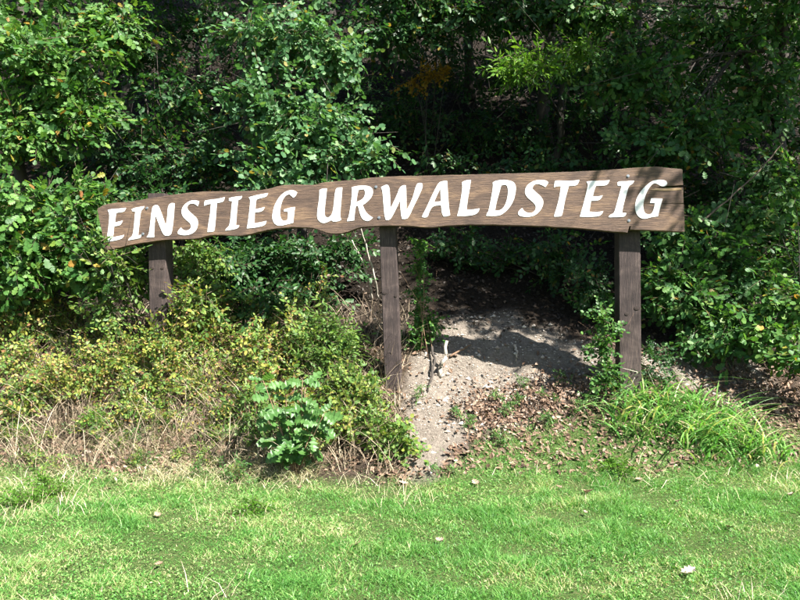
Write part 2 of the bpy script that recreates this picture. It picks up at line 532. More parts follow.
OUT = [(97.2, 208.9), (104.8, 204.2), (117.7, 202.5), (132.8, 201.7), (144.5, 199), (163, 196.2), (181, 193.4), (205.5, 191.6), (230, 191.5), (250, 190.8), (266.6, 189.6), (279.5, 185.6), (295, 184.2), (306, 184.9), (315, 184.9), (324, 182), (341.6, 181), (358, 179.6), (376.7, 176.8), (400, 176.3), (423, 175.5), (445, 175.2), (480, 174.3), (515, 173.2), (548, 172.5), (580, 171.4), (605, 170), (616.6, 169.4), (630, 168), (640, 167.3), (650, 167), (656.6, 166.4), (669, 168), (682.3, 168.9), (683, 184.9), (668, 186), (654, 187.6), (669, 187.8), (683.2, 187.4), (683.5, 203.0), (660, 203.4), (640, 203.9), (660, 204.1), (683.6, 203.8), (684.6, 217.5), (684.6, 231.7), (656.6, 230.3), (630, 229.7), (630.9, 226), (629.4, 226.2), (627.5, 232.6), (605, 230.9), (587.5, 228.9), (570, 227.7), (546.6, 226.2), (523, 225.4), (500, 224.7), (470, 224.5), (446.7, 225.6), (428, 227.7), (415, 226.2), (400, 225.6), (380, 225.9), (372, 226.2), (360, 227.1), (349.8, 231.2), (339.3, 233.9), (328.8, 233.6), (319.5, 230), (311.3, 227.7), (295, 226.9), (286, 227.7), (272.5, 229), (258.5, 232), (245.7, 235.4), (231.7, 235.6), (216, 234.6), (206.6, 236), (197.3, 238.8), (183.3, 239.2), (160, 240), (148, 242.1), (130.5, 244.7), (115.3, 248.6), (104.8, 250.3), (101.9, 231.6), (99, 218.8)]

def smooth_poly(P, it=2, lim=50):
    for _ in range(it):
        Q = []
        n = len(P)
        for i in range(n):
            a, b_, c = np.array(P[i - 1]), np.array(P[i]), np.array(P[(i + 1) % n])
            d1, d2 = b_ - a, c - b_
            turn = abs(math.degrees(math.atan2(d1[0] * d2[1] - d1[1] * d2[0], float(d1 @ d2))))
            if turn > lim or turn < 4: Q.append(tuple(b_))
            else:
                Q.append(tuple(b_ - d1 * .25)); Q.append(tuple(b_ + d2 * .25))
        P = Q
    return P

bp = [on_board(u, v) for u, v in smooth_poly(OUT, 1, 40)]
rr = random.Random(3)
dense = []
for i, p in enumerate(bp):
    q = bp[(i + 1) % len(bp)]
    L = math.hypot(q[0] - p[0], q[1] - p[1]); k = max(1, int(L / .07))
    for j in range(k):
        f = j / k
        jit = .0022 if L > .12 else .001
        dense.append((p[0] + (q[0] - p[0]) * f + rr.uniform(-jit, jit), p[1] + (q[1] - p[1]) * f + rr.uniform(-jit, jit)))
bm = bmesh.new()
fv = [bm.verts.new((x, 0, z - ZB)) for x, z in dense]
face = bm.faces.new(fv)
ex = bmesh.ops.extrude_face_region(bm, geom=[face])
for v_ in ex['geom']:
    if isinstance(v_, bmesh.types.BMVert): v_.co.y += TH
bmesh.ops.recalc_face_normals(bm, faces=bm.faces)
me = bpy.data.meshes.new('board'); bm.to_mesh(me); bm.free()
me.materials.append(M_BOARD); me.materials.append(wood_mat('worn_edge', (.06, .045, .037), (.17, .125, .09), (.30, .24, .17)))
board = obj('board', me, sign)
bv = board.modifiers.new('worn_edge', 'BEVEL'); bv.width = .007; bv.segments = 2; bv.material = 1; bv.limit_method = 'ANGLE'; bv.angle_limit = math.radians(50)

# the lip of pale torn wood under the crack
lip = [on_board(u, v) for u, v in [(650, 189.6), (656, 188.4), (668, 188.3), (681.5, 187.9), (681.7, 190.0), (672, 190.6), (660, 190.6)]]
bm = bmesh.new()
face = bm.faces.new([bm.verts.new((x, -.0025, z - ZB)) for x, z in lip])
ex = bmesh.ops.extrude_face_region(bm, geom=[face])
for v_ in ex['geom']:
    if isinstance(v_, bmesh.types.BMVert): v_.co.y += .006
bmesh.ops.recalc_face_normals(bm, faces=bm.faces)
me = bpy.data.meshes.new('torn_strip'); bm.to_mesh(me); bm.free(); me.materials.append(M_SPLIT)
tag(obj('torn_strip', me, board), 'pale torn strip of wood below the crack')

LET = [
 ((92, 185), [[(135, 215), (160, 208), (228, 203), (292, 196), (283, 222), (268, 232), (212, 238), (206, 250), (196, 322), (240, 312), (262, 306), (254, 332), (240, 346), (192, 356), (180, 448), (225, 440), (276, 428), (268, 450), (245, 466), (180, 480), (118, 490), (132, 440), (146, 330), (152, 250)]]),
 ((92, 185), [[(342, 206), (365, 196), (450, 182), (440, 208), (425, 216), (415, 250), (395, 432), (425, 428), (418, 452), (395, 460), (312, 474), (320, 455), (345, 440), (356, 400), (372, 230), (345, 225)]]),
 ((92, 185), [[(468, 446), (484, 430), (496, 380), (514, 192), (540, 172), (562, 172), (576, 188), (606, 270), (633, 349), (645, 287), (652, 175), (683, 153), (708, 157), (705, 227), (696, 330), (683, 417), (668, 432), (643, 437), (618, 430), (600, 400), (546, 262), (530, 430), (536, 446), (500, 450)]]),
 ((160, 180), [[(330, 178), (285, 172), (245, 185), (205, 215), (185, 255), (188, 300), (215, 335), (255, 365), (268, 390), (262, 420), (235, 435), (200, 430), (180, 408), (152, 440), (155, 462), (180, 472), (230, 475), (290, 455), (320, 415), (328, 365), (315, 325), (280, 295), (245, 265), (232, 240), (240, 215), (270, 200), (300, 205), (325, 225), (338, 190)]]),
 ((160, 180), [[(380, 195), (385, 178), (420, 170), (500, 162), (556, 147), (548, 180), (535, 190), (490, 198), (485, 240), (470, 435), (455, 443), (408, 447), (412, 400), (430, 290), (438, 205), (415, 208), (380, 222)]]),
 ((220, 175), [[(78, 200), (105, 190), (190, 180), (184, 205), (158, 215), (150, 260), (136, 430), (165, 430), (160, 452), (130, 465), (48, 477), (50, 462), (80, 440), (88, 390), (105, 225), (78, 222)]]),
 ((220, 175), [[(248, 192), (270, 183), (350, 166), (412, 155), (404, 180), (385, 192), (320, 205), (308, 225), (303, 293), (345, 285), (382, 276), (375, 298), (355, 315), (300, 322), (294, 415), (350, 405), (398, 394), (394, 420), (370, 438), (300, 452), (230, 458), (240, 410), (252, 310), (262, 215)]]),
 ((220, 175), [[(662, 150), (640, 132), (600, 130), (555, 145), (505, 190), (465, 265), (448, 340), (452, 395), (480, 430), (520, 437), (570, 425), (628, 410), (634, 350), (643, 275), (600, 280), (550, 296), (548, 312), (580, 315), (586, 330), (578, 385), (555, 395), (530, 388), (514, 350), (516, 290), (535, 215), (565, 175), (595, 165), (630, 195), (650, 180)]]),
 ((295, 170), [[(210, 172), (240, 158), (273, 158), (270, 200), (255, 330), (253, 385), (265, 405), (290, 408), (315, 385), (330, 330), (345, 165), (370, 150), (406, 150), (400, 230), (385, 400), (398, 425), (380, 438), (330, 446), (312, 430), (270, 452), (235, 457), (200, 435), (188, 395), (195, 330), (210, 230)]]),
 ((295, 170), [[(485, 150), (520, 138), (580, 133), (640, 138), (668, 165), (668, 205), (650, 245), (600, 290), (580, 300), (600, 350), (630, 385), (668, 408), (645, 432), (620, 440), (580, 425), (560, 385), (540, 305), (522, 312), (512, 370), (508, 432), (448, 440), (450, 420), (462, 400), (480, 290), (492, 180)], [(545, 172), (590, 165), (603, 185), (598, 225), (575, 255), (525, 275), (535, 210)]]),
 ((365, 165), [[(138, 190), (165, 175), (190, 168), (205, 180), (213, 220), (218, 372), (235, 340), (275, 255), (298, 190), (330, 172), (350, 175), (355, 230), (355, 385), (370, 365), (410, 280), (440, 165), (465, 152), (490, 158), (496, 185), (470, 250), (420, 350), (375, 450), (350, 465), (318, 462), (308, 420), (300, 305), (285, 340), (240, 430), (215, 470), (180, 472), (168, 440), (158, 330), (152, 230)]]),
 ((435, 165), [[(85, 135), (104, 138), (108, 200), (118, 350), (130, 430), (105, 440), (75, 442), (60, 420), (52, 345), (-20, 350), (-50, 405), (-62, 445), (-85, 452), (-112, 445), (-105, 425), (-75, 370), (-30, 270), (20, 170), (40, 145)], [(46, 200), (50, 312), (-8, 318), (15, 265)]]),
 ((435, 165), [[(232, 148), (265, 130), (308, 128), (300, 190), (282, 290), (270, 385), (330, 382), (382, 372), (372, 405), (340, 428), (260, 438), (190, 437), (200, 400), (215, 330), (236, 200)]]),
 ((435, 165), [[(495, 150), (520, 135), (580, 128), (617, 130), (667, 140), (692, 170), (694, 220), (677, 300), (637, 370), (577, 425), (530, 438), (440, 436), (445, 415), (460, 395), (480, 290), (498, 190)], [(568, 175), (605, 168), (622, 185), (628, 240), (612, 320), (585, 370), (550, 392), (515, 390), (525, 330), (550, 240)]]),
 ((500, 165), [[(415, 150), (395, 132), (345, 128), (290, 135), (240, 165), (215, 205), (215, 250), (240, 285), (285, 320), (308, 350), (305, 385), (280, 410), (240, 412), (205, 395), (190, 368), (155, 400), (155, 425), (175, 440), (230, 447), (290, 438), (340, 400), (368, 350), (372, 305), (350, 270), (305, 230), (278, 205), (285, 175), (315, 160), (355, 170), (390, 190)]]),
 ((500, 165), [[(470, 140), (490, 132), (600, 138), (680, 128), (670, 160), (650, 178), (590, 180), (580, 215), (555, 310), (535, 425), (520, 442), (465, 443), (465, 425), (485, 370), (510, 270), (522, 182), (490, 182), (462, 192)]]),
 ((570, 165), [[(140, 145), (175, 135), (260, 138), (340, 130), (325, 165), (295, 178), (225, 178), (212, 200), (195, 268), (240, 270), (280, 260), (265, 290), (240, 305), (180, 308), (165, 400), (230, 405), (285, 396), (270, 425), (240, 442), (150, 445), (85, 443), (95, 400), (120, 320), (145, 210), (155, 165)]]),
 ((570, 165), [[(405, 152), (420, 140), (480, 140), (550, 135), (540, 160), (505, 178), (490, 230), (460, 330), (445, 412), (482, 412), (475, 435), (455, 446), (330, 448), (340, 428), (378, 412), (390, 370), (420, 260), (442, 180), (410, 178)]]),
 ((610, 165), [[(490, 150), (475, 132), (420, 126), (370, 132), (320, 165), (265, 220), (225, 290), (212, 360), (225, 420), (255, 455), (300, 463), (350, 448), (410, 440), (420, 400), (450, 290), (400, 287), (352, 286), (342, 326), (384, 326), (376, 375), (358, 418), (330, 425), (300, 415), (285, 380), (285, 320), (310, 240), (345, 180), (375, 158), (400, 158), (440, 185), (475, 182), (490, 165)]]),
]
ZS = 8.575
for (ox, oy), loops in LET:
    cu = bpy.data.curves.new('letter', 'CURVE'); cu.dimensions = '2D'; cu.fill_mode = 'BOTH'; cu.extrude = .0022
    for P in loops:
        P = smooth_poly(P, 2, 58)
        sp = cu.splines.new('POLY'); sp.points.add(len(P) - 1); sp.use_cyclic_u = True
        for i, (zx, zy) in enumerate(P):
            a, h = on_board(ox + zx / ZS, oy + zy / ZS)
            sp.points[i].co = (a, h - ZB, 0, 1)
    tmp = bpy.data.objects.new('tmp', cu); COL.objects.link(tmp)
    dg = bpy.context.evaluated_depsgraph_get()
    me = bpy.data.meshes.new_from_object(tmp.evaluated_get(dg))
    bpy.data.objects.remove(tmp); bpy.data.curves.remove(cu)
    me.transform(Matrix.Rotation(math.radians(90), 4, 'X')); me.transform(Matrix.Translation((0, -.0015, 0)))
    me.materials.clear(); me.materials.append(M_PAINT); me.name = 'letter'
    obj('letter', me, board)

def bolt_mesh():
    bm = bmesh.new()
    for r, y0, y1, n in ((.016, .0, -.002, 20), (.010, -.002, -.007, 6)):
        a = [bm.verts.new((r * math.cos(t * 2 * math.pi / n), y0, r * math.sin(t * 2 * math.pi / n))) for t in range(n)]
        c = [bm.verts.new((r * .93 * math.cos(t * 2 * math.pi / n), y1, r * .93 * math.sin(t * 2 * math.pi / n))) for t in range(n)]
        for i in range(n): bm.faces.new((a[i], a[(i + 1) % n], c[(i + 1) % n], c[i]))
        bm.faces.new(c)
    bmesh.ops.recalc_face_normals(bm, faces=bm.faces)
    me = bpy.data.meshes.new('bolt'); bm.to_mesh(me); bm.free(); me.materials.append(M_ZINC)
    return me
BOLT = bolt_mesh()
for u, v in ((376, 187), (379, 217.7), (628, 176), (628.9, 220.6), (147, 208.2), (143, 234)):
    a, h = on_board(u, v)
    obj('bolt', BOLT, board, (a, -.0015, h - ZB))

M_KNOT = wood_mat('knot_wood', (.018, .013, .012), (.04, .029, .026), (.075, .055, .047), grain=(30, 30, 30))
def post(top, foot, w, topz_extra, seed, knots=()):
    (u0, v0), (u1, v1) = top, foot
    a0, h0 = on_board(u0, v0, TH); a1, h1 = on_board(u1, v1, TH)
    lean = (a1 - a0) / (h1 - h0)
    rng = random.Random(seed)
    bm = bmesh.new()
    hb = h1 - .35
    n = 16
    rings = []
    cs = [(-.5, -.46), (-.46, -.5), (.46, -.5), (.5, -.46), (.5, .46), (.46, .5), (-.46, .5), (-.5, .46)]
    for i in range(n + 1):
        h = hb + (topz_extra - hb) * i / n
        a = a0 + lean * (h - h0)
        rings.append([bm.verts.new((a + cx * w + rng.uniform(-.0022, .0022), TH + .004 + w * .5 + cy * w + (rng.uniform(0, .003)), h - ZB)) for cx, cy in cs])
    for i in range(n):
        for j in range(8): bm.faces.new((rings[i][j], rings[i][(j + 1) % 8], rings[i + 1][(j + 1) % 8], rings[i + 1][j]))
    bm.faces.new(rings[-1]); bm.faces.new(rings[0][::-1])
    bmesh.ops.recalc_face_normals(bm, faces=bm.faces)
    me = bpy.data.meshes.new('post'); bm.to_mesh(me); bm.free(); me.materials.append(M_POST)
    o = obj('post', me, sign)
    for u, v, r in knots:
        a, h = on_board(u, v, TH)
        n_ = 12
        vv = [(a, TH - .0006, h - ZB)] + [(a + r * 1.2 * math.cos(t * 2 * math.pi / n_), TH + .0012, h - ZB + r * .9 * math.sin(t * 2 * math.pi / n_)) for t in range(n_)] + [(a + r * 1.3 * math.cos(t * 2 * math.pi / n_), TH + .008, h - ZB + r * math.sin(t * 2 * math.pi / n_)) for t in range(n_)]
        ff = [(0, 1 + (t + 1) % n_, 1 + t) for t in range(n_)] + [(1 + t, 1 + (t + 1) % n_, 13 + (t + 1) % n_) for t in range(n_)] + [(1 + t, 13 + (t + 1) % n_, 13 + t) for t in range(n_)]
        obj('knot', mesh('knot', np.array(vv), np.array(ff), [M_KNOT]), o)
    return o
post((155.8, 200), (158.5, 370), .195, on_board(155, 193.2, TH)[1], 1, [(152, 268, .018), (162, 268, .016)])
post((387.3, 230), (393.2, 400), .172, on_board(387, 186, TH)[1], 2, [(384.5, 293, .018), (395.5, 296, .014)])
post((629.5, 230), (630.6, 380), .215, on_board(629, 172, TH)[1], 3, [(637, 308, .024), (627, 314, .017)])

# ------------------------------------------------------------------ woody plants round the sign
def C(u, v, d, ru, rv, depth, n):
    p = px(u, v, d); k = d / FPX
    return (np.array(p), (ru * k, depth, rv * k), int(n * 1.65))
def foot(u, d):
    x = (u - 400) * d / FPX
    return (x, d, Hs(x, d) - .03)

rg = lambda s: np.random.default_rng(s)
plant('oak_shrub', 'sunlit bushy oak shrub reaching up to the E end of the board', 'shrub', foot(40, 8.5),
      [C(30, 215, 8.1, 70, 38, .40, 100), C(70, 245, 8.0, 55, 45, .35, 110), C(10, 265, 7.9, 50, 38, .35, 80), C(85, 195, 8.3, 30, 22, .25, 40), C(105, 262, 7.9, 30, 26, .25, 40)],
      T_OAK, .42, M_OAK, rg(11), stem_r=.03)
plant('oak_tree', 'young oak with sunlit boughs above the bushy shrub, beyond the EIN end', 'tree', foot(20, 9.6),
      [C(45, 60, 9.0, 75, 40, .5, 130), C(20, 125, 8.9, 60, 40, .5, 110), C(80, 110, 9.1, 35, 32, .4, 60), C(5, 20, 9.3, 60, 40, .5, 80), C(110, 25, 9.5, 50, 30, .5, 70), C(30, -60, 9.5, 110, 60, .9, 200)],
      T_OAK, .44, M_OAK, rg(12), stem_r=.10, trunk_to=tuple(px(30, -60, 9.6)), part=('trunk', 'crown'))
plant('hazel_tree', 'round-leaved tree with pale sunlit leaves above the words join, behind EG UR', 'tree', foot(300, 9.5),
      [C(285, 40, 9.0, 60, 38, .5, 130), C(270, 100, 8.8, 42, 45, .45, 110), C(315, 125, 8.7, 55, 35, .4, 120), C(345, 155, 8.6, 45, 22, .35, 70), C(270, 165, 8.8, 45, 28, .35, 70), C(300, 185, 8.5, 70, 14, .3, 60), C(340, 55, 9.1, 40, 25, .4, 60), C(260, -50, 9.5, 100, 60, .9, 160)],
      T_ROUND, .40, M_HAZEL, rg(13), stem_r=.075, trunk_to=tuple(px(285, -30, 9.6)), part=('trunk', 'crown'))
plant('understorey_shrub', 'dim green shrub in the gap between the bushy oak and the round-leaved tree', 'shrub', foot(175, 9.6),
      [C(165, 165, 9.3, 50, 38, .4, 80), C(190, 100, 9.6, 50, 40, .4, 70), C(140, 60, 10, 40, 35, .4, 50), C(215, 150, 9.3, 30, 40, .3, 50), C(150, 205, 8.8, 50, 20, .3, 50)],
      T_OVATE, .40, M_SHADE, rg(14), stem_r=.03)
plant('privet_bush', 'leafy green bush under the letters IN beside the weathered post', 'bush', foot(135, 8.0),
      [C(125, 270, 7.7, 32, 28, .22, 60), C(190, 262, 7.9, 38, 24, .25, 60), C(105, 310, 7.6, 30, 20, .2, 30), C(200, 300, 7.7, 30, 24, .2, 40), C(113, 258, 7.2, 16, 9, .10, 7), C(104, 240, 7.25, 7, 10, .08, 4)],
      T_SMALL, .36, M_SCRUB, rg(15), stem_r=.012, tintmul=.62)
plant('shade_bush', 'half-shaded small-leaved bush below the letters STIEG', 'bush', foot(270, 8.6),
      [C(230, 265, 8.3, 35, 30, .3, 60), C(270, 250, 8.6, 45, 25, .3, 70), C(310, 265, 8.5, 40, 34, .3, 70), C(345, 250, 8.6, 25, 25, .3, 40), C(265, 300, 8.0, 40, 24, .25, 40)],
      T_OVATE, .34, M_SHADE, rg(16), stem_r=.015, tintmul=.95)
plant('hornbeam_shrub', 'dark leafy shrub crowding the post under the letters IG', 'shrub', foot(720, 8.3),
      [C(690, 235, 8.2, 45, 34, .35, 80), C(740, 270, 8.0, 55, 36, .35, 100), C(690, 300, 7.8, 42, 28, .3, 70), C(740, 325, 7.7, 50, 24, .3, 70), C(790, 240, 8.3, 45, 40, .35, 80), C(665, 280, 7.9, 26, 30, .25, 40), C(715, 340, 7.5, 35, 14, .2, 30)],
      T_OAK, .36, M_MID, rg(17), stem_r=.02)
plant('viburnum_bush', 'light green leafy bush at the bank beyond the tall grass', 'bush', foot(790, 7.7),
      [C(790, 300, 7.3, 26, 24, .25, 40), C(775, 335, 7.2, 34, 20, .25, 40), C(795, 195, 7.6, 16, 14, .2, 14), C(800, 360, 7.0, 30, 16, .2, 25)],
      T_ROUND, .36, M_OAK, rg(18), stem_r=.012)
plant('elder_shrub', 'very dark low shrub in the hollow below the letters STE', 'shrub', foot(560, 9.0),
      [C(560, 255, 8.7, 40, 26, .3, 50), C(590, 290, 8.3, 30, 26, .3, 40), C(510, 255, 9.2, 40, 20, .3, 40), C(460, 245, 9.2, 40, 20, .3, 40)],
      T_OVATE, .34, M_SHADE, rg(19), stem_r=.012)
plant('oak_tree', 'shaded oak with drooping dark boughs above and beyond the IG end', 'tree', foot(782, 9.4),
      [C(640, 80, 9.2, 60, 34, .5, 80), C(700, 130, 9.0, 55, 34, .5, 80), C(600, 60, 9.6, 50, 30, .4, 60), C(660, 145, 9.0, 42, 24, .4, 50), C(760, 90, 9.2, 60, 40, .5, 90), C(770, 175, 8.7, 45, 28, .4, 60), C(600, 15, 9.6, 60, 26, .5, 70), C(720, 30, 9.4, 80, 34, .5, 100), C(640, 190, 8.9, 40, 16, .3, 30), C(740, 215, 8.4, 40, 18, .3, 40), C(790, 10, 9.3, 70, 50, .7, 90)],
      T_OAK, .40, M_MID, rg(20), stem_r=.11, trunk_to=tuple(px(786, -60, 9.5)), part=('trunk', 'crown'), join=.5)
plant('beech_tree', 'beech with one bright green bough lit over the dark hollow', 'tree', foot(560, 11.2),
      [C(540, 62, 8.9, 44, 13, .28, 46), C(515, 72, 8.8, 20, 9, .2, 18), C(580, 52, 9.0, 24, 12, .22, 22)],
      T_FINE, .44, M_LIME, rg(21), stem_r=.07, trunk_to=tuple(px(566, -10, 11.4)), part=('trunk', 'crown'), join=.4)
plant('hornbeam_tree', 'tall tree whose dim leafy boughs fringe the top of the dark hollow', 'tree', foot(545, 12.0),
      [C(480, 12, 9.8, 90, 22, .5, 110), C(400, 32, 9.8, 50, 22, .4, 60), C(420, 2, 9.8, 70, 22, .4, 70), C(545, 10, 9.8, 50, 22, .4, 50), C(500, -60, 10.2, 140, 50, 1.0, 200), ((3.0, 9.0, 7.4), (1.4, 1.0, .8), 220), ((4.9, 7.3, 7.2), (1.0, 1.0, .7), 160), ((1.6, 9.4, 8.0), (1.5, 1.2, .9), 210), ((2.8, 10.2, 8.8), (1.8, 1.4, 1.0), 220)],  # clumps given in metres are unseen lobes, added to shade the slope
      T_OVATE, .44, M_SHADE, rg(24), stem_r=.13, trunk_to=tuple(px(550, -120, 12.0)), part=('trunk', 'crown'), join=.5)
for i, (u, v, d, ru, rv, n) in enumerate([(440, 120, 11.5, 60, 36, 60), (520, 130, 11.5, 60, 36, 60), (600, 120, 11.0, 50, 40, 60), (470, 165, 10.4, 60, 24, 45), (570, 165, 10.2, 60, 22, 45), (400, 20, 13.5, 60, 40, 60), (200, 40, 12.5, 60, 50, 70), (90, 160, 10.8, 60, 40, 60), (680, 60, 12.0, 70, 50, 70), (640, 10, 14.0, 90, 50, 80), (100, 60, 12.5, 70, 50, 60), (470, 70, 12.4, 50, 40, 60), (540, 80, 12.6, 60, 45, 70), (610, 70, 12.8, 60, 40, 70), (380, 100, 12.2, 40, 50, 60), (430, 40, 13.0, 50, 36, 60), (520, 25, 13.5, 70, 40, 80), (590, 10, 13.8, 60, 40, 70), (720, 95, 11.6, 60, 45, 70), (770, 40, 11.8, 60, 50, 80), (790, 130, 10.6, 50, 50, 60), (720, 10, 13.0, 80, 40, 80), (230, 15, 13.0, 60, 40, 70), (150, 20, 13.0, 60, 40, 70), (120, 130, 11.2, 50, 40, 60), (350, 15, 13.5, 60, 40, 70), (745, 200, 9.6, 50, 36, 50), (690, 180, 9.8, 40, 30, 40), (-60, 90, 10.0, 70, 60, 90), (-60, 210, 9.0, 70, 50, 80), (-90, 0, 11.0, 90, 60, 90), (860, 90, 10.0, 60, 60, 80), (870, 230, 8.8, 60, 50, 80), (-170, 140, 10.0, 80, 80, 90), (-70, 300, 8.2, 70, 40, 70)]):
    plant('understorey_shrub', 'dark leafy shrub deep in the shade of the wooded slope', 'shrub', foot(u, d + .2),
          [C(u - ru * .4, v, d, ru * .6, rv, .4, n // 2), C(u + ru * .4, v + 8, d, ru * .6, rv * .8, .4, n // 2)], T_OVATE, .40, M_SHADE, rg(200 + i), group='shrubs deep in the wood', stem_r=.015)  # many of these are added so their own shade darkens the slope
plant('maple_sapling', 'small sapling with orange-yellow autumn leaves in the dark hollow', 'sapling', foot(432, 11.0),
      [C(432, 76, 10.7, 16, 9, .15, 14), C(445, 70, 10.7, 12, 7, .15, 9), C(415, 84, 10.8, 12, 6, .15, 7)],
      T_ROUND, .30, M_AUT, rg(22), stem_r=.012)

# ------------------------------------------------------------------ trees of the wood, mostly crowns above the picture
def wood_tree(u, d, r, top, crown, n, seed, lab, tilt=0.0, group='trunks on the wooded slope', extra=()):
    x, y, z = foot(u, d)
    rng = rg(seed)
    cl = []
    cx, cy, cz = crown[:3]; cr = crown[3]
    for k in range(9):
        o = nrm(rng.normal(size=3)) * cr * rng.uniform(.35, .9); o[2] *= .6
        cl.append((np.array([cx, cy, cz]) + o, (cr * .55, cr * .55, cr * .38), int(n * 1.5) // 9))
    cl += list(extra)  # crown lobes added above the view to cast shade on bank and slope
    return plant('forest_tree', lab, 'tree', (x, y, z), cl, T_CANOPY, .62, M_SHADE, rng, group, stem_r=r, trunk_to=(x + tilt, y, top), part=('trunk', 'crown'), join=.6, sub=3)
LB = 'dark tree trunk standing on the shaded wooded slope'
wood_tree(905, 8.6, .17, 8.5, (5.9, 6.5, 7.6, 2.0), 400, 31, 'tree whose overhanging crown throws shade on the IG end of the board', group=None,
          extra=[((4.45, 5.8, 6.7), (.95, .75, .55), 120), ((5.5, 4.7, 6.9), (.5, .5, .45), 16), ((4.0, 6.6, 6.6), (.8, .7, .5), 90)])
wood_tree(640, 12.5, .13, 10.5, (4.6, 9.8, 8.9, 2.4), 640, 32, LB)
wood_tree(470, 13.5, .10, 11.5, (2.3, 11.2, 9.9, 2.3), 600, 33, LB)
wood_tree(388, 14.5, .12, 12.5, (-.2, 11.6, 9.8, 2.1), 640, 34, LB)
wood_tree(243, 11.2, .11, 11.0, (-2.6, 11.0, 9.6, 2.2), 640, 35, LB, extra=[((-.6, 8.95, 8.3), (1.2, .8, .7), 130), ((-2.6, 9.6, 8.6), (1.3, .8, .7), 130)])
wood_tree(128, 12.0, .12, 11.5, (-5.4, 11.2, 9.6, 2.2), 600, 36, LB)
wood_tree(205, 14.2, .14, 13.0, (-4.5, 15.5, 13.5, 2.6), 520, 37, LB)
wood_tree(330, 17.0, .15, 15.0, (-1.0, 17.0, 15.5, 2.8), 560, 38, LB)
wood_tree(520, 17.5, .16, 15.5, (3.5, 16.5, 15.0, 3.0), 640, 39, LB)
wood_tree(700, 14.5, .15, 13.5, (7.6, 12.8, 12.0, 2.8), 640, 40, LB)
wood_tree(820, 11.5, .15, 11.0, (7.6, 9.0, 9.6, 2.4), 600, 41, LB)
wood_tree(20, 15.0, .15, 13.5, (-8.5, 15.5, 13.2, 2.8), 480, 42, LB)
wood_tree(-90, 12.5, .15, 12.0, (-8.2, 11.0, 9.8, 2.6), 520, 44, LB)
wood_tree(600, 21.0, .17, 18.5, (7.0, 20.0, 18.0, 3.2), 520, 43, LB)

# ------------------------------------------------------------------ scrub on the bank
def scrub(u, v, w, h, n, seed, mul, base, label, group, tm=T_SMALL, size=.27, mat=M_SCRUB, name='bramble_bush'):
    g = gpx(u, v)
    rng = rg(seed)
    cl = []
    for k in range(4):
        qx, qy = g.x + rng.uniform(-.6, .6) * w, g.y + rng.uniform(-.45, .45) * w
        cl.append((np.array([qx, qy, Hs(qx, qy) + h * rng.uniform(.25, .7)]), (w * .66, w * .55, h * .48), n // 4))
    for k in range(3):
        qx, qy = g.x + rng.uniform(-.7, .7) * w, g.y + rng.uniform(-.45, .45) * w
        cl.append((np.array([qx, qy, Hs(qx, qy) + h * rng.uniform(.9, 1.25)]), (w * .18, w * .18, h * .34), n // 16))
    return plant(name, label, 'bush', (g.x, g.y, g.z - .03), cl, tm, size, mat, rng, group, stem_r=.006, stem_mat=M_STEM, sub=4, part=('stem', 'foliage'), tintmul=mul, tintbase=base, droop=-.1, minh=.02)
LG = 'yellow-green bramble bush in the scrub covering the bank below EINSTIEG'
GRP = 'bramble scrub on the bank'
spots = [(15, 390, .44, .44), (60, 405, .40, .36), (30, 350, .48, .46), (105, 395, .40, .40), (85, 355, .46, .44), (140, 380, .38, .46), (150, 418, .34, .30), (190, 402, .40, .44), (205, 368, .44, .55), (238, 396, .38, .46), (245, 352, .46, .60), (280, 385, .40, .50), (300, 352, .40, .58), (60, 335, .36, .24), (225, 428, .30, .34), (215, 330, .36, .40), (5, 345, .36, .30), (275, 420, .32, .38), (10, 425, .28, .24), (100, 428, .24, .20)]
for i, (u, v, w, h) in enumerate(spots):
    scrub(u, v, w, h * (.75, 1.2, .95, 1.35, .7)[i % 5], (120, 170, 140, 190, 100)[i % 5], 100 + i, [.90, .74, .95, .80][i % 4], [.10, .24, .0, .16][i % 4], LG, GRP, size=[.25, .20, .29][i % 3])
scrub(178, 384, .34, .74, 300, 130, .85, .12, 'yellowish bramble bush climbing round the foot of the post under IN', None)
scrub(325, 385, .34, .62, 270, 131, .55, 0, 'tall fresh green bush next to the post under the letter R', None, T_FINE, .30)
scrub(352, 428, .34, .42, 220, 132, .72, .05, 'green bush at the foot of the post under the letter R', None, T_SMALL, .26)
scrub(383, 458, .28, .30, 140, 133, .6, .1, 'low yellow-green leafy bush beside the foot of the sandy slide', None, T_ROUND, .24)
scrub(330, 445, .34, .36, 160, 134, .8, .1, 'low mixed bramble bush just behind the large-leaved oak sapling', None)
scrub(255, 440, .26, .34, 120, 135, .5, 0, 'small dense green bush touching the large-leaved oak sapling', None, T_SMALL, .24)

def stalk(u, v, vt, n, seed, label, name='climbing_shrub', size=.20, tm=T_ROUND, mat=M_OAK, w=10, group=None, mul=.9):
    g = gpx(u, v); rng = rg(seed)
    k = g.y / FPX; hh = (v - vt) * k
    cl = []
    m_ = max(2, int(hh / .22))
    for i in range(m_):
        s = (i + .5) / m_
        cl.append((np.array([g.x + rng.normal(0, .04), g.y - .03 + rng.normal(0, .04), g.z + hh * s]), (w * k * (1.1 - .5 * s), w * k, hh / m_ * .6), max(3, n // m_)))
    return plant(name, label, 'plant', (g.x, g.y, g.z - .02), cl, tm, size, mat, rng, group, stem_r=.006, stem_mat=M_STEM, sub=2, tintmul=mul, droop=0)
stalk(424, 352, 236, 120, 140, 'slender round-leaved shoot climbing beside the post under the letter W', w=11)
stalk(428, 342, 318, 70, 141, 'tuft of pale green leaves at the top of the sandy slide', 'leafy_tuft', w=24)
stalk(603, 392, 306, 110, 142, 'upright round-leaved seedling just beside the post under IG', 'seedling_shrub', w=16)
stalk(655, 385, 345, 80, 143, 'low leafy plant at the foot of the post under IG', 'seedling_shrub', w=26, tm=T_SMALL, mat=M_SHADE)
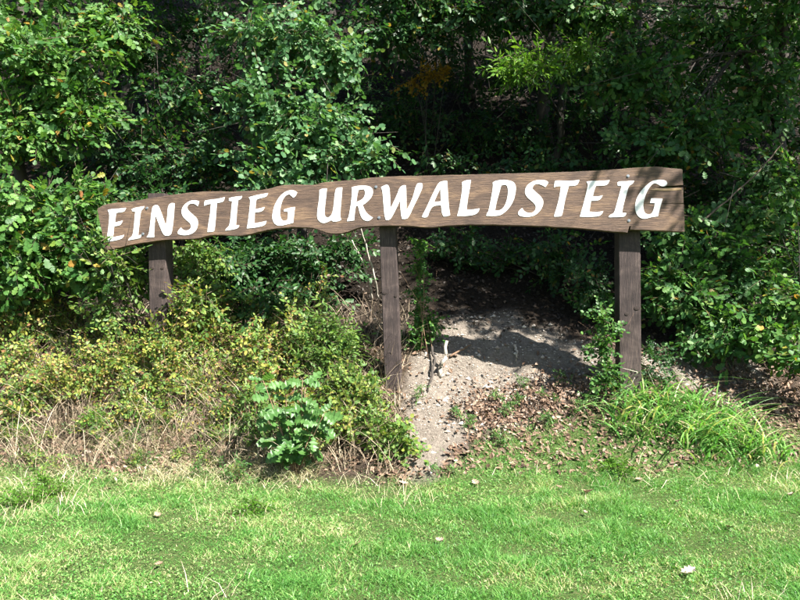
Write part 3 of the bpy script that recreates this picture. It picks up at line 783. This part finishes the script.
stalk(600, 300, 262, 40, 144, 'dim leafy shoot in the hollow below the letter E of STEIG', 'seedling_shrub', w=14, mat=M_SHADE)
LH = 'small green herb sprouting among dead leaves by the sandy slide'
for i, (u, v, h) in enumerate([(470, 428, 12), (425, 398, 14), (520, 405, 10), (558, 385, 16), (545, 420, 8), (500, 440, 8), (460, 415, 8), (590, 405, 12), (440, 470, 7), (505, 415, 12), (530, 388, 12), (490, 400, 10), (575, 412, 14), (610, 415, 14), (550, 402, 12)]):
    stalk(u, v, v - h, 20, 150 + i, LH, 'herb', size=.12, tm=T_SMALL, w=9, group='herbs by the sandy slide')
LS = 'small green sprig in the dry grass below the bramble scrub'
rs = rg(300)
for i in range(26):
    u, v = rs.uniform(5, 260), rs.uniform(432, 484)
    stalk(u, v, v - rs.uniform(8, 22), 16, 310 + i, LS, 'sprig', size=.15, tm=(T_SMALL, T_FINE)[i % 2], mat=(M_SCRUB, M_OAK, M_SCRUB)[i % 3], w=rs.uniform(6, 14), group='sprigs in the dry grass', mul=.75)
LW = 'low green weed clump growing at the edge of the lawn'
for i, (u, v, h, w) in enumerate([(48, 496, 22, 22), (20, 505, 14, 20), (250, 515, 12, 16), (95, 428, 14, 10), (610, 470, 10, 14)]):
    stalk(u, v, v - h, 70, 165 + i, LW, 'weed', size=.17, tm=T_FINE, mat=M_LIME, w=w, group='weeds at the lawn edge', mul=.7)

# the oak sapling with its large single leaves
g = gpx(296, 476)
sap = empty('oak_sapling', (g.x, g.y, g.z - .02))
tag(sap, 'oak sapling with large lobed leaves at the edge of the lawn', 'sapling')
big = []
hl = [(0, 0), (.05, .10), (.20, .24), (.09, .33), (.30, .48), (.13, .57), (.33, .72), (.16, .79), (.19, .90), (0, 1.0)]
lv, lf = outline_leaf([(w_ * .85, y_) for w_, y_ in hl], .16)
lv = lv.copy(); lv[:, 2] += .025 * np.sin(lv[:, 1] * 9) * np.sign(lv[:, 0])
M_SAP = leaf_mat('sapling_leaf', [(0, (.028, .095, .020)), (1, (.085, .185, .045))], rough=.45, spec=.45)
LMESH = [mesh('leaf', lv, lf, [M_SAP], None, np.full(len(lv), t)) for t in (.55, .7, .85, .35, .92)]
rng = rg(60)
stems_v, stems_f, off = [], [], 0
tips = []
for k in range(17):
    a = rng.uniform(0, 2 * math.pi); L = rng.uniform(.34, .95)
    out_ = rng.uniform(.08, .32)
    p0 = np.array([rng.normal(0, .02), rng.normal(0, .02), 0]); p2 = np.array([out_ * math.cos(a) + .02, out_ * math.sin(a) * .7, L * (.95 if k else 1.1)])
    p1 = (p0 + p2) / 2 + np.array([0, 0, .06])
    path = [p0 * (1 - s) ** 2 + 2 * p1 * s * (1 - s) + p2 * s * s for s in np.linspace(0, 1, 6)]
    v, f = tube(path, [.007 * (1 - .6 * s) for s in np.linspace(0, 1, 6)], 5)
    stems_v.append(v); stems_f.append(f + off); off += len(v)
    tips.append((path, a))
obj('stem', mesh('stem', np.vstack(stems_v), np.vstack(stems_f), [M_STEM], smooth=True), sap)
for path, a in tips:
    for j in range(8):
        s = [1.0, 1.0, .8, .8, .6, .6, .4, .4][j]
        p = path[min(5, int(round(s * 5)))]
        yaw = a + (j * 2.3) + rng.normal(0, .4)
        d = np.array([math.cos(yaw), .6 * math.sin(yaw) - .3, rng.uniform(-.75, .45)])
        nn = np.array([.25, -.85, .75]) + rng.normal(0, .3, 3)
        Yd = nrm(d); X = nrm(np.cross(Yd, nn)); Z = np.cross(X, Yd)
        o = obj('leaf', LMESH[int(rng.integers(0, 5))], sap)
        sc = rng.uniform(.13, .21)
        o.matrix_local = Matrix(((X[0] * sc, Yd[0] * sc, Z[0] * sc, p[0]), (X[1] * sc, Yd[1] * sc, Z[1] * sc, p[1]), (X[2] * sc, Yd[2] * sc, Z[2] * sc, p[2]), (0, 0, 0, 1)))

# ------------------------------------------------------------------ grass, straw, litter, pebbles
def blades(x, y, h, w, lean, curl, tint, rng, mat, name, label, cat, z=None, seg=2):
    n = len(x)
    z = H(x, y) - .006 if z is None else z
    a = rng.uniform(0, 2 * math.pi, n); la = rng.uniform(0, 2 * math.pi, n)
    sx, sy = np.cos(a) * w / 2, np.sin(a) * w / 2
    dx, dy = np.cos(la), np.sin(la)
    K = seg
    V = np.empty((n, 2 * K + 1, 3))
    for i in range(K + 1):
        q = i / K
        out_ = h * (lean * q * .55 + curl * q * q * .9 + lean * .3 * q * q)
        cz = z + h * (q - (.50 * curl + .12 * lean) * q ** 2.6)
        tp = 1 - .25 * q
        c = np.stack([x + dx * out_, y + dy * out_, cz], 1)
        if i < K:
            e_ = np.stack([sx, sy, sx * 0], 1) * tp
            V[:, 2 * i] = c - e_; V[:, 2 * i + 1] = c + e_
        else: V[:, 2 * K] = c
    f = []
    for i in range(K - 1): f += [(2 * i, 2 * i + 1, 2 * i + 3), (2 * i, 2 * i + 3, 2 * i + 2)]
    f.append((2 * K - 2, 2 * K - 1, 2 * K))
    f = np.array(f)
    F = (f[None] + (np.arange(n) * (2 * K + 1))[:, None, None]).reshape(-1, 3)
    o = obj(name, mesh(name, V.reshape(-1, 3), F, [mat], None, np.repeat(tint, 2 * K + 1)))
    return tag(o, label, cat, kind='stuff')

rng = rg(70)
N = 330000
y = rng.uniform(2.6, 6.9, N); x = rng.uniform(-1, 1, N) * (y * .62 + .8)
t = y - edge(x) - lawn_t(x)
sm = sand_mask(x, y)
keep = (t < .10 + .25 * rng.exponential(.5, N) + .5 * fbm(x * 2.0, y * 2.0, 3, 4) - .25 * sm) & (rng.uniform(0, 1, N) < 1 - .55 * np.clip((t + .5) / .6, 0, 1))
x, y, t = x[keep], y[keep], t[keep]
n = len(x)
pat = fbm(x * .9, y * 1.5, 55, 4); pat2 = fbm(x * 3.2, y * 4.5, 58, 3)
tuss = np.clip(.5 + fbm(x * 4.1, y * 4.1, 60, 3), .1, 1.3)
dry = np.clip(.08 + .07 * (x < .3) + 1.0 * pat + .6 * pat2 + .18 * np.clip(t + .6, 0, .6) - .06 * (x > 1.5), 0, .62)
tint = np.where(rng.uniform(0, 1, n) < dry, rng.uniform(.68, 1.0, n), np.clip(rng.normal(.40, .17, n) + .12 * pat2, 0, .74))
h = (.012 + .052 * tuss ** 1.6) * rng.uniform(.4, 1.7, n)
blades(x, y, h, rng.uniform(.0026, .0055, n), rng.uniform(.25, 1.3, n), rng.uniform(.1, .6, n), tint, rng, M_GRASS, 'lawn_grass', 'short green lawn grass with dry patches in front of the bank', 'grass')

# small broad leaves in the sward
N = 60000
cy_ = rng.uniform(2.8, 6.9, N); cx_ = rng.uniform(-1, 1, N) * (cy_ * .62 + .8)
k = (cy_ - edge(cx_) - lawn_t(cx_) < .05) & (fbm(cx_ * 1.6, cy_ * 1.6, 81, 4) + rng.normal(0, .22, N) > .02)
cx_, cy_ = cx_[k], cy_[k]; n = len(cx_)
SWARD = (cx_, cy_, rng.uniform(.010, .024, n), np.clip(rng.normal(.5, .16, n), 0, .8))

# thin pale stalks in the lawn
N = 3600
y = rng.uniform(3.4, 6.2, N); x = rng.uniform(-1, 1, N) * (y * .62 + .5)
k = (fbm(x * 1.1, y * 1.1, 66, 3) > .0) & (y < edge(x))
x, y = x[k], y[k]; n = len(x)
blades(x, y, rng.uniform(.08, .20, n), np.full(n, .0035), rng.uniform(.2, .9, n), rng.uniform(.1, .5, n), rng.uniform(.45, 1, n), rng, M_STRAW, 'dry_stalks', 'thin pale dry stalks scattered in the lawn', 'dry grass')

# straw along the foot of the bank
N = 90000
x = rng.uniform(-5.5, 5.5, N); e = edge(x); t = rng.uniform(-.35, 1.1, N); y = e + t
w = np.exp(-((t - .30) / .42) ** 2) * np.where(x < -.75, 1.0, np.where(x < .6, .08, .22)) * np.clip(.42 + 1.5 * fbm(x * 2.2, y * 2.2, 68, 3), .06, .9)
k = (rng.uniform(0, 1, N) < w) & (sand_mask(x, y) < .5)
x, y = x[k], y[k]; n = len(x)
blades(x, y, rng.uniform(.04, .20, n), rng.uniform(.003, .005, n), rng.uniform(.4, 1.6, n), rng.uniform(.2, 1.1, n), np.clip(rng.normal(.45, .34, n), 0, 1), rng, M_STRAW, 'straw_grass', 'bleached dry grass along the foot of the bank', 'dry grass')

N = 5600
x = rng.uniform(-5.2, .1, N); e = edge(x); t = rng.uniform(.15, 2.3, N); y = e + t
k = sand_mask(x, y) < .3
x, y = x[k], y[k]; n = len(x)
blades(x, y, rng.uniform(.18, .62, n), rng.uniform(.004, .007, n), rng.uniform(.1, .9, n), rng.uniform(.1, .8, n), rng.uniform(0, 1, n), rng, M_DRYSTEM, 'dry_stems', 'thin brown dry stems standing through the bramble scrub', 'dry stems', seg=4)

# the long green grass by the post under IG
xs, ys, zs = [], [], []
for u, v, r, c_ in [(640, 432, .16, 200), (665, 425, .18, 240), (690, 440, .20, 300), (715, 445, .20, 320), (745, 452, .2, 320), (770, 455, .16, 220), (640, 405, .15, 180), (675, 405, .18, 220), (700, 415, .18, 200), (620, 425, .12, 100), (735, 425, .16, 200), (625, 398, .1, 70)]:
    g = gpx(u, v)
    xs.append(g.x + rng.normal(0, r * .6, c_)); ys.append(g.y + rng.normal(0, r * .5, c_))
x, y = np.concatenate(xs), np.concatenate(ys); n = len(x)
k = rng.uniform(0, 1, n) < .36
x, y = x[k], y[k]; n = len(x)
blades(x, y, rng.uniform(.10, .50, n), rng.uniform(.009, .021, n), rng.uniform(.15, .9, n), rng.uniform(.3, 1.3, n), np.where(rng.uniform(0, 1, n) < .14, rng.uniform(.75, 1, n), rng.uniform(.2, .72, n)), rng, M_GRASS, 'tall_grass', 'long arching green grass in front of the post under IG', 'grass', seg=5)

def scatter_leaves(x, y, size, rng, name, label, cat, mat, tint, flat=.45, lift=.012):
    n = len(x)
    LV, LT = LEAF['diamond']
    z = H(x, y) + lift * rng.uniform(.2, 1.5, n)
    e = .03
    gxn = -(H(x + e, y) - H(x - e, y)) / (2 * e); gyn = -(H(x, y + e) - H(x, y - e)) / (2 * e)
    Nn = nrm(np.stack([gxn, gyn, np.ones(n)], 1)) + rng.normal(0, flat, (n, 3))
    Y = rng.normal(size=(n, 3))
    Nn = nrm(Nn); Y = nrm(Y - (Y * Nn).sum(1, keepdims=True) * Nn); X = np.cross(Y, Nn)
    B = np.stack([X, Y, Nn], 2) * size[:, None, None]
    W = np.einsum('nij,vj->nvi', B, LV) + np.stack([x, y, z], 1)[:, None]
    F = (LT[None] + (np.arange(n) * 4)[:, None, None]).reshape(-1, 3)
    o = obj(name, mesh(name, W.reshape(-1, 3), F, [mat], None, np.repeat(tint, 4)))
    return tag(o, label, cat, kind='stuff')

scatter_leaves(SWARD[0], SWARD[1], SWARD[2], rng, 'clover', 'small broad clover leaves among the lawn grass', 'clover', M_GRASS, SWARD[3], .45, .030)
N = 60000
y = 5.9 + rng.uniform(0, 1, N) ** 1.7 * 13; x = rng.uniform(-1, 1, N) * (y * .62 + 1)
t = y - edge(x)
k = (t > .12) & (rng.uniform(0, 1, N) < np.clip(t * 2, .1, 1) * (1 - .9 * sand_mask(x, y)))
x, y = x[k], y[k]; n = len(x)
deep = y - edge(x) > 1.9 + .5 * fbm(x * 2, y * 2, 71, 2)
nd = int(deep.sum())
scatter_leaves(x[deep], y[deep], rng.uniform(.03, .075, nd), rng, 'forest_litter', 'fallen leaves on the wooded slope, coloured dark for its shade', 'dead leaves', M_SHADED_LITTER, np.clip(rng.normal(.4, .25, nd), 0, 1))
x, y = x[~deep], y[~deep]; n = len(x)
scatter_leaves(x, y, rng.uniform(.03, .075, n), rng, 'leaf_litter', 'brown fallen leaves lying under the scrub of the bank', 'dead leaves', M_LITTER, np.clip(rng.normal(.45, .22, n) - .34 * np.clip((y - edge(x) - 1.5), 0, 1), 0, .95))  # tint drops up the bank, putting the shade of the wood into the leaves
# paler leaves and twigs heaped on the bank right of the slide
xs, ys = [], []
for u, v, r, c_ in [(500, 410, .30, 420), (540, 400, .32, 460), (585, 395, .25, 240), (480, 415, .2, 160), (740, 390, .35, 420), (785, 400, .25, 300), (130, 470, .3, 200), (150, 455, .25, 200), (400, 475, .15, 80)]:
    g = gpx(u, v)
    xs.append(g.x + rng.normal(0, r * .6, c_)); ys.append(g.y + rng.normal(0, r * .6, c_))
x, y = np.concatenate(xs), np.concatenate(ys); n = len(x)
x = np.concatenate([x, x + rng.normal(0, .1, n)]); y = np.concatenate([y, y + rng.normal(0, .1, n)]); n = len(x)
scatter_leaves(x, y, rng.uniform(.016, .062, n) ** 1.0, rng, 'dry_leaves', 'pale dry leaves heaped on the bank beside the sandy slide', 'dead leaves', M_LITTER, np.clip(rng.normal(.45, .25, n), 0, .97), .6, .02)

# crumbs of earth on the slide
m, nt, b, out = new_mat('pebble')
nt.links.new(ramp(nt, [(0, (.13, .10, .08)), (.6, (.34, .29, .24)), (1, (.58, .54, .48))], attr(nt, 'tint')).outputs[0], b.inputs['Base Color'])
b.inputs['Roughness'].default_value = .9
oct_v = np.array([(1, 0, 0), (-1, 0, 0), (0, 1, 0), (0, -1, 0), (0, 0, .8), (0, 0, -.8)], float)
oct_f = np.array([(0, 2, 4), (2, 1, 4), (1, 3, 4), (3, 0, 4), (2, 0, 5), (1, 2, 5), (3, 1, 5), (0, 3, 5)])
N = 30000
x = rng.uniform(-1.2, 4, N); y = rng.uniform(5.7, 8.6, N)
k = sand_mask(x, y) > .35
x, y = x[k][:5000], y[k][:5000]; n = len(x)
s = rng.uniform(.003, .011, n) * np.where(rng.uniform(0, 1, n) < .07, rng.uniform(1.8, 4.2, n), 1)
W = oct_v[None] * s[:, None, None] * rng.uniform(.6, 1.3, (n, 6, 1)) + np.stack([x, y, H(x, y) - .03 * sand_mask(x, y) + s * .3], 1)[:, None]
o = obj('pebbles', mesh('pebbles', W.reshape(-1, 3), (oct_f[None] + (np.arange(n) * 6)[:, None, None]).reshape(-1, 3), [m], None, np.repeat(rng.uniform(0, 1, n), 6)))
tag(o, 'crumbs of earth and grit on the bare sandy slide', 'grit', kind='stuff')

# ------------------------------------------------------------------ sticks, roots, single leaves
def stick(name, pts, r, mat, label, cat='branch', group=None, n=6, side=()):
    base = Vector(pts[0]); rng = rg(int(abs(base.x * 1000)) + 5)
    P = []
    for i in range(len(pts) - 1):
        for s in np.linspace(0, 1, 4, endpoint=False):
            P.append(np.array(pts[i]) * (1 - s) + np.array(pts[i + 1]) * s + rng.normal(0, r * .35, 3))
    P.append(np.array(pts[-1]))
    k = len(P)
    v, f = tube(P, [r * (1 - .5 * i / (k - 1)) * rng.uniform(.88, 1.1) for i in range(k)], n)
    Vs, Fs = [v], [f]; off = len(v)
    for i0, e in side:
        v2, f2 = tube([P[i0], (P[i0] + np.array(e)) / 2 + rng.normal(0, r, 3), np.array(e)], [r * .55, r * .45, r * .25], 5)
        Vs.append(v2); Fs.append(f2 + off); off += len(v2)
    o = obj(name, mesh(name, np.vstack(Vs) - np.array(base), np.vstack(Fs), [mat], smooth=True), None, base)
    return tag(o, label, cat, group)
g = gpx(372, 300); d = g.y - .1
stick('dead_branch', [gpx(372, 300), px(371, 288, d), px(363, 262, d - .05), px(352, 240, d - .12)], .013, M_PALE, 'shorter of two pale bare sticks leaning beside the post under R')
stick('dead_branch', [gpx(378, 298), px(376, 282, d - .05), px(368, 252, d - .1), px(359, 222, d - .15)], .014, M_PALE, 'longer pale bare stick leaning beside the post under R')
g = gpx(441, 376)
stick('root_stub', [g + Vector((0, .02, -.02)), px(443, 362, g.y - .02), px(447, 341, g.y + .05)], .034, M_PALE, 'short thick grey root stub poking out of the sandy slide', 'root')
g = gpx(450, 360)
stick('dead_branch', [gpx(450, 358) + Vector((0, 0, .01)), gpx(460, 353) + Vector((0, 0, .03)), gpx(471, 347) + Vector((0, 0, .02))], .014, M_STEM, 'short brown twig lying next to the grey root stub')
stick('root', [gpx(430, 346) + Vector((0, 0, .01)), gpx(434, 362) + Vector((0, -.05, .03)), gpx(432, 378) + Vector((0, -.04, .02)), gpx(428, 392)], .018, M_BARK, 'dark root hanging down the bank beside the post under R', 'root')
stick('dead_branch', [gpx(515, 347) + Vector((0, 0, .02)), gpx(517, 354) + Vector((0, 0, .03)), gpx(516, 361) + Vector((0, 0, .01))], .016, M_PALE, 'small white stick in the shade at the head of the sandy slide')
g = gpx(655, 388)
stick('dry_stalk', [g, px(648, 372, g.y - .1), px(655, 363, g.y - .14), px(668, 362, g.y - .16)], .006, M_PALE, 'arched dry stalk in the long grass next to the post under IG', 'stalk')
g = gpx(608, 395)
stick('dry_stalk', [g, px(632, 384, g.y - .15), px(637, 372, g.y - .15), px(622, 368, g.y - .1)], .006, M_PALE, 'hooked dry stalk curling across the foot of the post under IG', 'stalk')
stick('dead_branch', [px(700, 222, 8.0), px(728, 200, 8.1), px(760, 170, 8.3), px(783, 143, 8.5)], .012, M_TWIG, 'thin bare twig slanting up through the dark boughs beyond the G', side=())
for i, (u0, v0, u1, v1, d) in enumerate([(215, 98, 235, 95, 10.0), (190, 60, 240, 75, 10.4), (205, 112, 232, 106, 9.9), (640, 230, 700, 190, 8.8), (680, 250, 640, 215, 8.6), (560, 110, 660, 118, 13.0)]):
    a, b_ = px(u0, v0, d), px(u1, v1, d + .3)
    stick('dead_branch', [a, (a + b_) / 2 + Vector((0, 0, .05)), b_], .013, M_PALE if i in (0, 2) else M_TWIG, 'bare dead branch caught in the shaded undergrowth', 'branch', 'dead branches in the undergrowth')

lv, lf = outline_leaf([(0, 0), (.05, .1), (.22, .25), (.12, .36), (.32, .5), (.16, .62), (.28, .76), (.1, .85), (0, 1)], .55)
lv = lv.copy(); lv[:, 2] += .35 * (lv[:, 1] - .5) ** 2 + .5 * lv[:, 0] ** 2
DL = [mesh('fallen_leaf', lv, lf, [M_LITTER], None, np.full(len(lv), t)) for t in (1.0, .8, .62, .9)]
def fallen(u, v, size, rot, tilt, which, label, group=None):
    g = gpx(u, v)
    o = obj('fallen_leaf', DL[which], None, (g.x, g.y, g.z + .035))
    o.rotation_euler = (tilt, .25, rot); o.scale = (size, size, size)
    return tag(o, label, 'leaf', group)
fallen(681, 579, .105, -1.2, .25, 0, 'curled whitish dead oak leaf lying alone on the mown lawn')
LF = 'small dead brown leaf lying on the lawn'
for i, (u, v, s) in enumerate([(588, 497, .10), (594, 494, .09), (473, 484, .11), (635, 483, .08), (735, 532, .07), (793, 497, .08), (155, 517, .08), (154, 571, .06), (234, 517, .08), (470, 455, .1), (556, 490, .06), (586, 518, .06), (682, 504, .06), (300, 490, .08), (398, 486, .1), (390, 480, .09), (362, 546, .08), (436, 544, .08)]):
    fallen(u, v, s, i * 1.7, .3 * math.sin(i * 3.1), 1 + i % 3, LF, 'dead leaves on the lawn')
